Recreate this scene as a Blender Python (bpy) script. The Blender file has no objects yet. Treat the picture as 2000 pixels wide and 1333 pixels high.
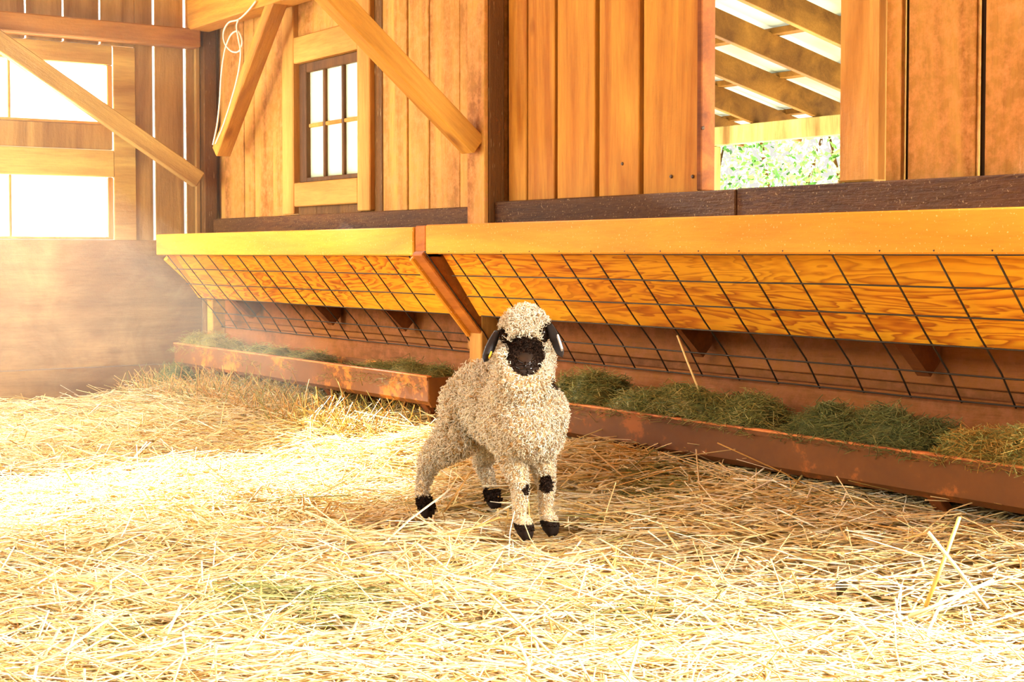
import bpy, bmesh, math, random
import numpy as np
from mathutils import Vector, Matrix
from mathutils.bvhtree import BVHTree

random.seed(7)
rng = np.random.default_rng(11)
scn = bpy.context.scene
COL = scn.collection

# ------------------------------------------------------------------ camera
# world axes: X runs along the back wall (right = +X), Y goes towards the back wall, Z up; metres
F_PX, PP_Y = 2850.0, 594.5
YAW, PITCH, CAM_Z = math.radians(34.8), math.radians(2.0), 0.68
cam_d = bpy.data.cameras.new('camera')
cam = bpy.data.objects.new('camera', cam_d)
COL.objects.link(cam)
scn.camera = cam
cam_d.sensor_fit = 'HORIZONTAL'
cam_d.sensor_width = 36.0
cam_d.lens = 36.0 * F_PX / 2000.0
cam_d.shift_y = -(666.5 - PP_Y) / 2000.0
cam_d.clip_start = 0.05
cam_d.clip_end = 200
cam.location = (0, 0, CAM_Z)
cam.rotation_euler = (math.pi / 2 - PITCH, 0, math.pi / 2 - YAW)

# ------------------------------------------------------------------ light
scn.view_settings.view_transform = 'Standard'
scn.view_settings.look = 'None'
scn.view_settings.gamma = 1.0
scn.view_settings.use_curve_mapping = False
scn.view_settings.exposure = 0.0

world = bpy.data.worlds.new('world')
scn.world = world
world.use_nodes = True
wn = world.node_tree
wn.nodes.clear()
w_out = wn.nodes.new('ShaderNodeOutputWorld')
w_bg = wn.nodes.new('ShaderNodeBackground')
w_bg.inputs['Color'].default_value = (1.0, 0.955, 0.88, 1)
w_bg.inputs['Strength'].default_value = 0.9
wn.links.new(w_bg.outputs[0], w_out.inputs[0])


def light(name, kind, loc, direction, energy, color, **kw):
    d = bpy.data.lights.new(name, kind)
    o = bpy.data.objects.new(name, d)
    COL.objects.link(o)
    o.location = loc
    o.rotation_euler = Vector(direction).to_track_quat('-Z', 'Y').to_euler()
    d.energy = energy
    d.color = color
    for k, v in kw.items():
        setattr(d, k, v)
    return o


# low morning sun along the back wall, in through the left-hand window band
light('sun', 'SUN', (-12, 1, 6), (1.0, 0.06, -0.322), 100.0, (1.0, 0.95, 0.85), angle=math.radians(2.4))
# daylight through the open front of the barn, behind the camera
light('front_opening_daylight', 'AREA', (-3.0, -4.0, 2.7), (0.0, 1.0, -0.33), 300.0, (1.0, 0.96, 0.88),
      shape='RECTANGLE', size=5.0, size_y=1.8)
# daylight through the doorway at the right end of the back wall
light('right_doorway_daylight', 'AREA', (-0.60, 3.20, 1.25), (-1.0, -0.75, -0.55), 400.0, (1.0, 0.97, 0.90),
      shape='RECTANGLE', size=0.9, size_y=1.6, spread=math.radians(140))
# daylight through the upper window band of the left wall
light('left_window_daylight', 'AREA', (-6.45, 1.0, 1.42), (1.0, 0.10, -0.30), 20.0, (1.0, 0.96, 0.88),
      shape='RECTANGLE', size=2.4, size_y=0.28)
# unseen fill lamp added to brighten the foot of the left wall
light('left_wall_fill', 'AREA', (-5.75, 0.35, 0.8), (-0.45, 1.0, -0.42), 88.0, (1.0, 0.96, 0.88),
      shape='RECTANGLE', size=0.7, size_y=0.8)

cy = getattr(scn, 'cycles', None)
if cy:
    cy.max_bounces = 8
    cy.diffuse_bounces = 5
    cy.transparent_max_bounces = 12
    cy.caustics_reflective = False
    cy.caustics_refractive = False
    cy.sample_clamp_indirect = 6.0


# ------------------------------------------------------------------ measuring helpers
_f0 = Vector((-math.cos(YAW), math.sin(YAW), 0))
_r0 = Vector((math.sin(YAW), math.cos(YAW), 0))
_u0 = Vector((0, 0, 1))
_fw = _f0 * math.cos(PITCH) - _u0 * math.sin(PITCH)
_up = _u0 * math.cos(PITCH) + _f0 * math.sin(PITCH)
CAMP = Vector((0, 0, CAM_Z))


def ray(x, y):
    return _fw + _r0 * ((x - 1000.0) / F_PX) - _up * ((y - PP_Y) / F_PX)


def on_axis(x, y, axis, v):
    d = ray(x, y)
    return CAMP + d * ((v - CAMP[axis]) / d[axis])


def onY(x, y, v): return on_axis(x, y, 1, v)
def onX(x, y, v): return on_axis(x, y, 0, v)
def onZ(x, y, v): return on_axis(x, y, 2, v)
def atd(x, y, depth): return CAMP + ray(x, y) * depth


# ------------------------------------------------------------------ materials
def lin(r, g, b):
    def f(c):
        c /= 255.0
        return c / 12.92 if c <= 0.04045 else ((c + 0.055) / 1.055) ** 2.4
    return (f(r), f(g), f(b), 1.0)


def new_mat(name, rough=0.8, spec=0.25):
    m = bpy.data.materials.new(name)
    m.use_nodes = True
    nt = m.node_tree
    b = nt.nodes['Principled BSDF']
    b.inputs['Roughness'].default_value = rough
    b.inputs['Specular IOR Level'].default_value = spec
    return m, nt, b


def N(nt, t, **kw):
    n = nt.nodes.new(t)
    for k, v in kw.items():
        if k in n.inputs:
            n.inputs[k].default_value = v
        else:
            setattr(n, k, v)
    return n


def coords(nt, scale, rand=True):
    tc = N(nt, 'ShaderNodeTexCoord')
    src = tc.outputs['Object']
    if rand:
        oi = N(nt, 'ShaderNodeObjectInfo')
        mu = N(nt, 'ShaderNodeMath', operation='MULTIPLY')
        mu.inputs[1].default_value = 37.0
        nt.links.new(oi.outputs['Random'], mu.inputs[0])
        ad = N(nt, 'ShaderNodeVectorMath', operation='ADD')
        nt.links.new(src, ad.inputs[0])
        nt.links.new(mu.outputs[0], ad.inputs[1])
        src = ad.outputs[0]
    mp = N(nt, 'ShaderNodeMapping')
    mp.inputs['Scale'].default_value = scale
    nt.links.new(src, mp.inputs[0])
    return mp.outputs[0], src


def ramp(nt, fac, stops):
    r = N(nt, 'ShaderNodeValToRGB')
    e = r.color_ramp.elements
    while len(e) < len(stops):
        e.new(0.5)
    for el, (p, c) in zip(e, stops):
        el.position = p
        el.color = c
    nt.links.new(fac, r.inputs[0])
    return r.outputs[0]


def mixc(nt, mode, fac, a, b):
    m = N(nt, 'ShaderNodeMix', data_type='RGBA', blend_type=mode)
    for sock, v in ((m.inputs[0], fac), (m.inputs[6], a), (m.inputs[7], b)):
        if hasattr(v, 'node'):
            nt.links.new(v, sock)
        else:
            sock.default_value = v
    return m.outputs[2]


def noise(nt, vec, scale, detail=4, rough=0.6, dist=0.0):
    n = N(nt, 'ShaderNodeTexNoise', Scale=scale, Detail=detail, Roughness=rough, Distortion=dist)
    nt.links.new(vec, n.inputs['Vector'])
    return n.outputs['Fac']


AX = {'x': (0.10, 1, 1), 'y': (1, 0.10, 1), 'z': (1, 1, 0.10)}


def wood(name, dark, light_c, axis='z', fine=1.0, knots=0.0, specks=0.0, bump=0.25, rough=0.75, bold=0.0,
         grain=7.0, vary=0.25, dust=None, grime_shade=0.0):
    """sawn timber: long grain, fibres, knots, dust specks"""
    dark, light_c = [(c[0] * 0.84, min(1, c[1] * 1.07), c[2] * 0.82, 1.0) for c in (dark, light_c)]
    m, nt, b = new_mat(name, rough, 0.25)
    v, raw = coords(nt, AX[axis])
    g = noise(nt, v, grain, 5, 0.55, 1.2)
    colr = ramp(nt, g, [(0.30, dark), (0.50, tuple((a * 0.45 + c * 0.55) for a, c in zip(dark, light_c))), (0.68, light_c)])
    if bold > 0:
        # growth rings cut flat: contour lines of a stretched noise, broken up by streaks
        v2, _ = coords(nt, tuple(s if s == 1 else 0.13 for s in AX[axis]))
        cn = noise(nt, v2, grain * 2.2, 4.0, 0.55, 0.5)
        mu = N(nt, 'ShaderNodeMath', operation='MULTIPLY')
        mu.inputs[1].default_value = 17.0
        nt.links.new(cn, mu.inputs[0])
        fr = N(nt, 'ShaderNodeMath', operation='FRACT')
        nt.links.new(mu.outputs[0], fr.inputs[0])
        lines = ramp(nt, fr.outputs[0], [(0.0, (1, 1, 1, 1)), (0.30, (1, 0.98, 0.95, 1)), (0.66, (0.70, 0.50, 0.32, 1)), (0.88, (0.46, 0.26, 0.12, 1)), (1.0, (1, 1, 1, 1))])
        brk = ramp(nt, noise(nt, v2, grain * 1.3, 2, 0.5), [(0.34, (0.4, 0.4, 0.4, 1)), (0.55, (1, 1, 1, 1))])
        lines = mixc(nt, 'MIX', brk, (0.96, 0.92, 0.86, 1), lines)
        colr = mixc(nt, 'MULTIPLY', bold, colr, lines)
    fib = noise(nt, v, 95.0, 3, 0.7)
    fibc = ramp(nt, fib, [(0.25, (0.62, 0.58, 0.54, 1)), (0.6, (1, 1, 1, 1))])
    colr = mixc(nt, 'MULTIPLY', 0.55 * fine, colr, fibc)
    big = noise(nt, raw, 2.3, 2, 0.5)
    colr = mixc(nt, 'MULTIPLY', vary * 2, colr, ramp(nt, big, [(0.3, (0.62, 0.55, 0.48, 1)), (0.62, (1, 1, 1, 1))]))
    if knots > 0:
        vo = N(nt, 'ShaderNodeTexVoronoi', Scale=5.0, Randomness=1.0)
        sc = {'x': (0.5, 1, 1), 'y': (1, 0.5, 1), 'z': (1, 1, 0.5)}[axis]
        kv, _ = coords(nt, sc)
        nt.links.new(kv, vo.inputs['Vector'])
        kc = ramp(nt, vo.outputs['Distance'], [(0.0, (0.16, 0.09, 0.05, 1)), (0.05 + 0.03 * knots, (0.5, 0.36, 0.25, 1)), (0.10 + 0.04 * knots, (1, 1, 1, 1))])
        colr = mixc(nt, 'MULTIPLY', min(1, knots), colr, kc)
    if specks > 0:
        sp = noise(nt, v if axis == 'z' else raw, 160.0, 2, 0.5)
        colr = mixc(nt, 'MIX', ramp(nt, sp, [(0.66, (0, 0, 0, 1)), (0.72, (specks, specks, specks, 1))]), colr, lin(250, 215, 150))
    if dust:
        du = noise(nt, raw, 26.0, 5, 0.72)
        colr = mixc(nt, 'MIX', ramp(nt, du, [(0.42, (0, 0, 0, 1)), (0.66, (0.75, 0.75, 0.75, 1))]), colr, dust)
    if grime_shade > 0:     # dirt rubbed on by the animals plus painted feeder shade, stronger towards one end
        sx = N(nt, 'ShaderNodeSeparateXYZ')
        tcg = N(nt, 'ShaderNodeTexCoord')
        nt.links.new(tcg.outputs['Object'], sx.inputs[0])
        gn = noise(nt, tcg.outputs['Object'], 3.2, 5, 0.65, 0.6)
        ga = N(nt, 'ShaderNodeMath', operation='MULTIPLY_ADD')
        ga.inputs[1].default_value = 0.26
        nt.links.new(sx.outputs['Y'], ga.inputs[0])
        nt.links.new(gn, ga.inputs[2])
        gm = ramp(nt, ga.outputs[0], [(0.62, (0, 0, 0, 1)), (1.0, (grime_shade, grime_shade, grime_shade, 1))])
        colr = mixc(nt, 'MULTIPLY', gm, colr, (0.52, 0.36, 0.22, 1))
    nt.links.new(colr, b.inputs['Base Color'])
    bp = N(nt, 'ShaderNodeBump', Strength=bump, Distance=0.004)
    h = N(nt, 'ShaderNodeMath', operation='ADD')
    nt.links.new(fib, h.inputs[0])
    du2 = noise(nt, raw, 60.0, 4, 0.7)
    nt.links.new(du2, h.inputs[1])
    nt.links.new(h.outputs[0], bp.inputs['Height'])
    nt.links.new(bp.outputs[0], b.inputs['Normal'])
    return m


M = {}
M['plank'] = wood('orange_plank', lin(168, 84, 24), lin(226, 146, 62), 'z', knots=0.7, bump=0.35, vary=0.18)
M['plank_dusty'] = wood('dusty_plank', lin(160, 88, 30), lin(214, 145, 72), 'z', knots=0.5, bump=0.7, vary=0.2, dust=lin(205, 140, 76))
M['left_plank'] = wood('brown_left_plank', lin(136, 82, 42), lin(198, 140, 88), 'z', knots=0.5, bump=0.4, vary=0.28)
M['left_board'] = wood('tan_left_board', lin(178, 118, 62), lin(228, 176, 110), 'y', knots=0.4, bump=0.3)
M['left_panel'] = wood('dusty_shaded_lower_panel', lin(146, 94, 58), lin(208, 150, 106), 'y', knots=0.35, bump=0.8, vary=0.45, grain=4.0, grime_shade=0.9)
M['stile'] = wood('pale_frame_board', lin(184, 108, 46), lin(226, 150, 82), 'z', knots=0.3, bump=0.25)
M['rail_h'] = wood('pale_frame_rail', lin(184, 108, 46), lin(228, 152, 84), 'x', knots=0.3, bump=0.25)
M['kick'] = wood('weathered_rail', lin(72, 38, 14), lin(118, 70, 32), 'x', bold=0.95, bump=0.6, grain=5.0, specks=0.25)
M['kick_panel'] = wood('brown_lower_board', lin(124, 62, 18), lin(172, 92, 34), 'x', bump=0.5, vary=0.35, dust=lin(150, 88, 46))
M['dark_post'] = wood('dark_rough_post', lin(84, 48, 20), lin(134, 80, 36), 'z', bump=0.9, specks=0.25)
M['post'] = wood('rough_post', lin(96, 52, 22), lin(158, 94, 44), 'z', bump=0.8, specks=0.2)
M['brace'] = wood('sawn_brace', lin(160, 86, 26), lin(224, 148, 62), 'x', knots=0.6, bump=0.5)
M['brace_left'] = wood('pale_sawn_brace', lin(150, 92, 46), lin(222, 166, 104), 'x', knots=0.5, bump=0.5)
M['beam'] = wood('sawn_beam', lin(136, 74, 28), lin(200, 126, 60), 'y', knots=0.5, bump=0.5)
M['feeder'] = wood('golden_feeder_board', lin(212, 116, 24), lin(246, 156, 52), 'x', knots=0.45, specks=0.5, bump=0.15, vary=0.1, fine=0.6)
M['feeder_div'] = wood('red_brown_divider', lin(150, 70, 20), lin(206, 112, 42), 'y', bump=0.4, fine=1.0)
M['ply'] = wood('grained_plywood', lin(226, 124, 10), lin(250, 164, 32), 'x', bold=1.0, bump=0.2, grain=3.6, fine=0.4, vary=0.12)
M['bracket'] = wood('dark_bracket', lin(96, 42, 14), lin(150, 74, 28), 'x', bump=0.4)
M['sash'] = wood('dark_sash', lin(70, 38, 18), lin(120, 70, 36), 'z', bump=0.5)
M['gap'] = wood('shadowed_batten', lin(40, 24, 12), lin(64, 40, 20), 'z', bump=0.5)
M['out_rafter'] = wood('lean_to_rafter', lin(104, 60, 24), lin(150, 94, 42), 'y', bump=0.4, vary=0.5, grain=5)
M['out_beam'] = wood('lean_to_beam', lin(130, 78, 36), lin(236, 200, 150), 'z', bump=0.4, vary=0.3, grain=4)


def plain(name, c, rough=0.7, spec=0.3, metal=0.0):
    m, nt, b = new_mat(name, rough, spec)
    b.inputs['Metallic'].default_value = metal
    _, raw = coords(nt, (1, 1, 1))
    n = noise(nt, raw, 30.0, 3, 0.6)
    nt.links.new(ramp(nt, n, [(0.3, tuple(x * 0.8 for x in c[:3]) + (1,)), (0.7, c)]), b.inputs['Base Color'])
    return m


M['wire'] = plain('dark_wire', lin(52, 40, 26), 0.5, 0.4, 0.3)
M['cord'] = plain('white_cord', lin(240, 220, 190), 0.6)
M['nail'] = plain('nail_metal', lin(90, 70, 50), 0.5)
M['blue'] = plain('blue_scrap', lin(70, 140, 180), 0.4)
M['leaf_dead'] = plain('dead_leaf', lin(96, 76, 40), 0.8)
M['tag_white'] = plain('white_tag', lin(250, 246, 235), 0.4)
M['tag_yellow'] = plain('yellow_tag', lin(240, 190, 60), 0.4)
M['eye'] = plain('dark_eye', lin(18, 12, 8), 0.1, 0.6)
M['black_skin'] = plain('black_skin', lin(30, 22, 18), 0.55, 0.35)
M['nose_skin'] = plain('nose_skin', lin(42, 30, 22), 0.5, 0.35)
M['hoof'] = plain('dark_hoof', lin(34, 25, 18), 0.5)
M['ground'] = plain('outside_ground', lin(240, 232, 204), 0.9)


def rusty(name, base, rust, amount):
    m, nt, b = new_mat(name, 0.7, 0.3)
    _, raw = coords(nt, (1, 1, 1))
    n1 = noise(nt, raw, 5.0, 6, 0.65, 0.4)
    n2 = noise(nt, raw, 42.0, 4, 0.7)
    ad = N(nt, 'ShaderNodeMath', operation='MULTIPLY_ADD')
    ad.inputs[1].default_value = 0.35
    nt.links.new(n2, ad.inputs[0])
    nt.links.new(n1, ad.inputs[2])
    c = ramp(nt, ad.outputs[0], [(0.45, base), (0.72 - amount, tuple(x * 1.3 for x in base[:3]) + (1,)), (0.80 - amount, rust)])
    nt.links.new(c, b.inputs['Base Color'])
    bp = N(nt, 'ShaderNodeBump', Strength=0.4, Distance=0.002)
    nt.links.new(ad.outputs[0], bp.inputs['Height'])
    nt.links.new(bp.outputs[0], b.inputs['Normal'])
    return m


M['trough_left'] = rusty('rusted_trough_left', lin(100, 58, 16), lin(186, 112, 34), 0.02)
M['trough_right'] = rusty('rusted_trough_right', lin(92, 52, 12), lin(150, 84, 26), 0.0)
M['trough_edge'] = rusty('worn_trough_edge', lin(150, 82, 40), lin(206, 128, 66), 0.1)


def attr_mat(name, rough=0.7, spec=0.2, trans=0.0):
    m, nt, b = new_mat(name, rough, spec)
    a = N(nt, 'ShaderNodeAttribute', attribute_name='tint')
    nt.links.new(a.outputs['Color'], b.inputs['Base Color'])
    if trans > 0:
        t = N(nt, 'ShaderNodeBsdfTranslucent')
        nt.links.new(a.outputs['Color'], t.inputs['Color'])
        mx = N(nt, 'ShaderNodeMixShader')
        mx.inputs[0].default_value = trans
        nt.links.new(b.outputs[0], mx.inputs[1])
        nt.links.new(t.outputs[0], mx.inputs[2])
        nt.links.new(mx.outputs[0], nt.nodes['Material Output'].inputs['Surface'])
    return m


M['straw'] = attr_mat('straw', 0.55, 0.3, 0.12)
M['hay'] = attr_mat('hay', 0.7, 0.15, 0.1)
M['wool'] = attr_mat('wool', 0.9, 0.05, 0.25)
M['foliage'] = attr_mat('foliage', 0.6, 0.2, 0.35)
M['lamb'] = attr_mat('lamb_skin', 0.8, 0.15)


def floor_mat():
    m, nt, b = new_mat('straw_covered_floor', 0.9, 0.1)
    v, raw = coords(nt, (1, 1, 1), False)
    n = noise(nt, raw, 22.0, 6, 0.7, 0.6)
    c = ramp(nt, n, [(0.35, lin(156, 106, 50)), (0.5, lin(200, 152, 82)), (0.65, lin(232, 194, 122))])
    nt.links.new(c, b.inputs['Base Color'])
    return m


M['floor'] = floor_mat()


def glass_mat(name, white, gloss=0.08, tint=(0.95, 0.93, 0.88, 1)):
    m = bpy.data.materials.new(name)
    m.use_nodes = True
    nt = m.node_tree
    nt.nodes.clear()
    out = N(nt, 'ShaderNodeOutputMaterial')
    tr = N(nt, 'ShaderNodeBsdfTransparent')
    tl = N(nt, 'ShaderNodeBsdfTranslucent')
    tl.inputs['Color'].default_value = tint
    gl = N(nt, 'ShaderNodeBsdfGlossy')
    gl.inputs['Roughness'].default_value = 0.05
    m1 = N(nt, 'ShaderNodeMixShader')
    m1.inputs[0].default_value = white
    m2 = N(nt, 'ShaderNodeMixShader')
    m2.inputs[0].default_value = gloss
    nt.links.new(tr.outputs[0], m1.inputs[1])
    nt.links.new(tl.outputs[0], m1.inputs[2])
    nt.links.new(m1.outputs[0], m2.inputs[1])
    nt.links.new(gl.outputs[0], m2.inputs[2])
    nt.links.new(m2.outputs[0], out.inputs[0])
    return m


M['pane'] = glass_mat('window_glass', 0.10)
M['pane_dusty'] = glass_mat('dusty_glass', 0.85, 0.03)
M['pane_hazy'] = glass_mat('hazy_glass', 0.55, 0.05, (0.74, 0.80, 0.70, 1))


def roof_mat():
    m, nt, b = new_mat('translucent_roof_sheet', 0.5, 0.3)
    b.inputs['Base Color'].default_value = lin(140, 146, 124)
    t = N(nt, 'ShaderNodeBsdfTranslucent')
    _, raw = coords(nt, (1, 1, 1), False)
    n = noise(nt, raw, 1.4, 2, 0.5)
    nt.links.new(ramp(nt, n, [(0.4, lin(120, 126, 104)), (0.6, lin(236, 236, 214))]), t.inputs['Color'])
    mx = N(nt, 'ShaderNodeMixShader')
    mx.inputs[0].default_value = 0.07
    nt.links.new(b.outputs[0], mx.inputs[1])
    nt.links.new(t.outputs[0], mx.inputs[2])
    nt.links.new(mx.outputs[0], nt.nodes['Material Output'].inputs['Surface'])
    return m


M['roof'] = roof_mat()


# ------------------------------------------------------------------ object helpers
def empty(name, loc=(0, 0, 0)):
    o = bpy.data.objects.new(name, None)
    COL.objects.link(o)
    o.location = loc
    o.empty_display_size = 0.1
    return o


def thing(o, label, cat, group=None, kind=None):
    o['label'] = label
    o['category'] = cat
    if group:
        o['group'] = group
    if kind:
        o['kind'] = kind
    return o


def root(name, label, cat, loc=(0, 0, 0), group=None):
    return thing(empty(name, loc), label, cat, group)


def struct(name, loc=(0, 0, 0)):
    o = empty(name, loc)
    o['kind'] = 'structure'
    return o


def link_mesh(name, me, mat, parent=None, loc=None):
    o = bpy.data.objects.new(name, me)
    COL.objects.link(o)
    if mat is not None:
        me.materials.append(mat)
    if loc is not None:
        o.location = loc
    if parent is not None:
        o.parent = parent
        p, off = parent, Vector((0, 0, 0))
        while p is not None:            # parents are only translated, never rotated
            off += p.location
            p = p.parent
        o.location = Vector(o.location) - off
    return o


def box(name, lo, hi, mat, parent=None, bevel=0.004, wob=0.0, kind=None):
    """bevelled board between two corners, origin at its centre"""
    lo, hi = Vector(lo), Vector(hi)
    c, h = (lo + hi) / 2, (hi - lo) / 2
    bm = bmesh.new()
    bmesh.ops.create_cube(bm, size=2.0)
    for v in bm.verts:
        v.co = Vector((v.co.x * h.x, v.co.y * h.y, v.co.z * h.z))
        if wob:
            v.co += Vector((random.uniform(-wob, wob), random.uniform(-wob, wob) * 0.5, 0))
    bv = min(bevel, min(h) * 0.6)
    if bv > 0:
        bmesh.ops.bevel(bm, geom=bm.edges[:], offset=bv, segments=1, affect='EDGES')
    me = bpy.data.meshes.new(name)
    bm.to_mesh(me)
    bm.free()
    o = link_mesh(name, me, mat, parent, c)
    if kind:
        o['kind'] = kind
    return o


def bar(name, p0, p1, w, d, side, mat, parent=None, bevel=0.004, cut0=None, cut1=None):
    """sawn timber from p0 to p1; w across `side`, d across the third axis. Mesh x axis runs along the length."""
    p0, p1, side = Vector(p0), Vector(p1), Vector(side)
    ax = (p1 - p0)
    ln = ax.length
    ax.normalize()
    sd = (side - ax * side.dot(ax)).normalized()
    th = ax.cross(sd)
    bm = bmesh.new()
    bmesh.ops.create_cube(bm, size=2.0)
    for v in bm.verts:
        v.co = Vector((v.co.x * ln / 2, v.co.y * w / 2, v.co.z * d / 2))
    if bevel:
        bmesh.ops.bevel(bm, geom=bm.edges[:], offset=bevel, segments=1, affect='EDGES')
    me = bpy.data.meshes.new(name)
    bm.to_mesh(me)
    bm.free()
    o = link_mesh(name, me, mat, None)
    c = (p0 + p1) / 2
    off = Vector((0, 0, 0))
    p = parent
    while p is not None:
        off += p.location
        p = p.parent
    rot = Matrix((ax, sd, th)).transposed().to_4x4()
    o.parent = parent
    o.matrix_local = Matrix.Translation(c - off) @ rot
    return o


def prism(name, pts, x0, x1, mat, parent=None, axis=0):
    """polygon in the other two axes, extruded along axis from x0 to x1"""
    n = len(pts)
    vs = []
    for x in (x0, x1):
        for (a, b) in pts:
            vs.append((x, a, b) if axis == 0 else ((a, x, b) if axis == 1 else (a, b, x)))
    c = Vector((0, 0, 0))
    for v in vs:
        c += Vector(v)
    c /= len(vs)
    fs = [list(range(n)), list(range(2 * n - 1, n - 1, -1))]
    for i in range(n):
        j = (i + 1) % n
        fs.append([i + n, j + n, j, i])
    me = bpy.data.meshes.new(name)
    me.from_pydata([tuple(Vector(v) - c) for v in vs], [], fs)
    bm = bmesh.new()
    bm.from_mesh(me)
    bmesh.ops.recalc_face_normals(bm, faces=bm.faces[:])
    bm.to_mesh(me)
    bm.free()
    return link_mesh(name, me, mat, parent, c)


def tube_arrays(centers, radii, sides=3, flat=1.0, caps=False):
    """centers n x K x 3, radii n x K -> verts, quads of n open tubes (numpy, one pass)"""
    n, K, _ = centers.shape
    tan = np.empty_like(centers)
    tan[:, 1:-1] = centers[:, 2:] - centers[:, :-2]
    tan[:, 0] = centers[:, 1] - centers[:, 0]
    tan[:, -1] = centers[:, -1] - centers[:, -2]
    tan /= np.linalg.norm(tan, axis=2, keepdims=True) + 1e-9
    ref = np.zeros((n, 1, 3))
    ref[:, 0, 2] = 1.0
    vert = np.abs(tan[:, K // 2, 2]) > 0.9
    ref[vert, 0] = (1.0, 0, 0)
    a = np.cross(tan, np.broadcast_to(ref, tan.shape))
    a /= np.linalg.norm(a, axis=2, keepdims=True) + 1e-9
    b = np.cross(a, tan)
    verts = np.empty((n, K, sides, 3))
    ph = rng.uniform(0, 6.28, (n, 1, 1)) if flat == 1.0 else np.zeros((n, 1, 1))
    for s in range(sides):
        an = 2 * math.pi * s / sides + ph
        verts[:, :, s] = centers + radii[..., None] * (a * np.cos(an) + b * np.sin(an) * flat)
    idx = np.arange(n * K * sides).reshape(n, K, sides)
    q = []
    for s in range(sides):
        s2 = (s + 1) % sides
        q.append(np.stack([idx[:, :-1, s], idx[:, :-1, s2], idx[:, 1:, s2], idx[:, 1:, s]], axis=-1).reshape(-1, 4))
    quads = np.concatenate(q)
    return verts.reshape(-1, 3), quads


def np_mesh(name, verts, faces, colors=None, smooth=True):
    me = bpy.data.meshes.new(name)
    nv, nf, k = len(verts), len(faces), faces.shape[1]
    me.vertices.add(nv)
    me.vertices.foreach_set('co', np.ascontiguousarray(verts, dtype=np.float32).ravel())
    me.loops.add(nf * k)
    me.loops.foreach_set('vertex_index', np.ascontiguousarray(faces, dtype=np.int32).ravel())
    me.polygons.add(nf)
    me.polygons.foreach_set('loop_start', np.arange(0, nf * k, k, dtype=np.int32))
    if smooth:
        me.polygons.foreach_set('use_smooth', np.ones(nf, dtype=bool))
    if colors is not None:
        at = me.color_attributes.new('tint', 'FLOAT_COLOR', 'POINT')
        c4 = np.ones((nv, 4), dtype=np.float32)
        c4[:, :3] = colors
        at.data.foreach_set('color', c4.ravel())
    me.update(calc_edges=True)
    me.validate()
    return me


def tube_obj(name, path, r, mat, parent=None, sides=6, label=None):
    """one closed round wire, cord or stalk along a 3-D path"""
    P = np.array([[tuple(p) for p in path]], dtype=float)
    c = P[0].mean(axis=0)
    R = np.full((1, P.shape[1]), r) if np.isscalar(r) else np.array([r])
    v, q = tube_arrays(P - c, R, sides)
    me = bpy.data.meshes.new(name)
    K = P.shape[1]
    faces = [tuple(x) for x in q] + [tuple(range(sides - 1, -1, -1)), tuple((K - 1) * sides + s for s in range(sides))]
    me.from_pydata([tuple(x) for x in v], [], faces)
    for p in me.polygons:
        p.use_smooth = True
    return link_mesh(name, me, mat, parent, Vector(c))


def spline(pts, n=8):
    """Catmull-Rom through pts"""
    pts = [Vector(p) for p in pts]
    out = []
    for i in range(len(pts) - 1):
        p0, p1, p2, p3 = pts[max(0, i - 1)], pts[i], pts[i + 1], pts[min(len(pts) - 1, i + 2)]
        for k in range(n):
            t = k / n
            out.append(0.5 * ((2 * p1) + (p2 - p0) * t + (2 * p0 - 5 * p1 + 4 * p2 - p3) * t * t + (3 * p1 - p0 - 3 * p2 + p3) * t ** 3))
    out.append(pts[-1])
    return out


# ------------------------------------------------------------------ floor
def heap(x, y):
    """straw banked up against the troughs"""
    t = np.clip((y - 2.02) / 0.50, 0, 1)
    return (t * t * (3 - 2 * t)) * np.interp(x, [-6.6, -6.1, -4.2, -3.6, -2.8, -1.8, -1.0], [0.02, 0.085, 0.095, 0.135, 0.125, 0.095, 0.09])


def bumps(x, y):
    """height of the trodden straw bed"""
    return (0.010 * np.sin(2.1 * x + 0.7) * np.sin(2.7 * y + 1.1) + 0.008 * np.sin(5.3 * x + 2.0 * y)
            + 0.006 * np.sin(9.1 * x - 6.3 * y + 1.3) - 0.020
            + heap(x, y))


gx = np.linspace(-6.66, 1.2, 170)
gy = np.linspace(-2.4, 2.86, 120)
GX, GY = np.meshgrid(gx, gy, indexing='ij')
GZ = bumps(GX, GY) - 0.006
gv = np.stack([GX, GY, GZ], -1).reshape(-1, 3)
gi = np.arange(len(gv)).reshape(170, 120)
gf = np.stack([gi[:-1, :-1], gi[1:, :-1], gi[1:, 1:], gi[:-1, 1:]], -1).reshape(-1, 4)
fl = link_mesh('floor', np_mesh('floor', gv, gf), M['floor'])
fl['kind'] = 'structure'
og = box('ground', (-30, 2.9, -0.25), (30, 45, -0.05), M['ground'], bevel=0)
og['kind'] = 'structure'
og2 = box('ground', (-40, -20, -0.3), (-6.8, 2.9, -0.05), M['ground'], bevel=0)
og2['kind'] = 'structure'

# ------------------------------------------------------------------ back wall
YB = 2.874                       # face of the planks
wb = struct('wall_back', (-4.4, YB, 0))
edges_l = [-6.62, -6.545, -6.325, -6.215, -6.015, -5.885]
edges_m = [-5.035, -4.842, -4.682, -4.468, -4.185]
edges_r = [-4.173, -4.045, -3.885, -3.665, -3.449, -3.172]
edges_x = [-2.495, -2.432, -2.205, -1.97, -1.73, -1.50, -1.27]


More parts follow.
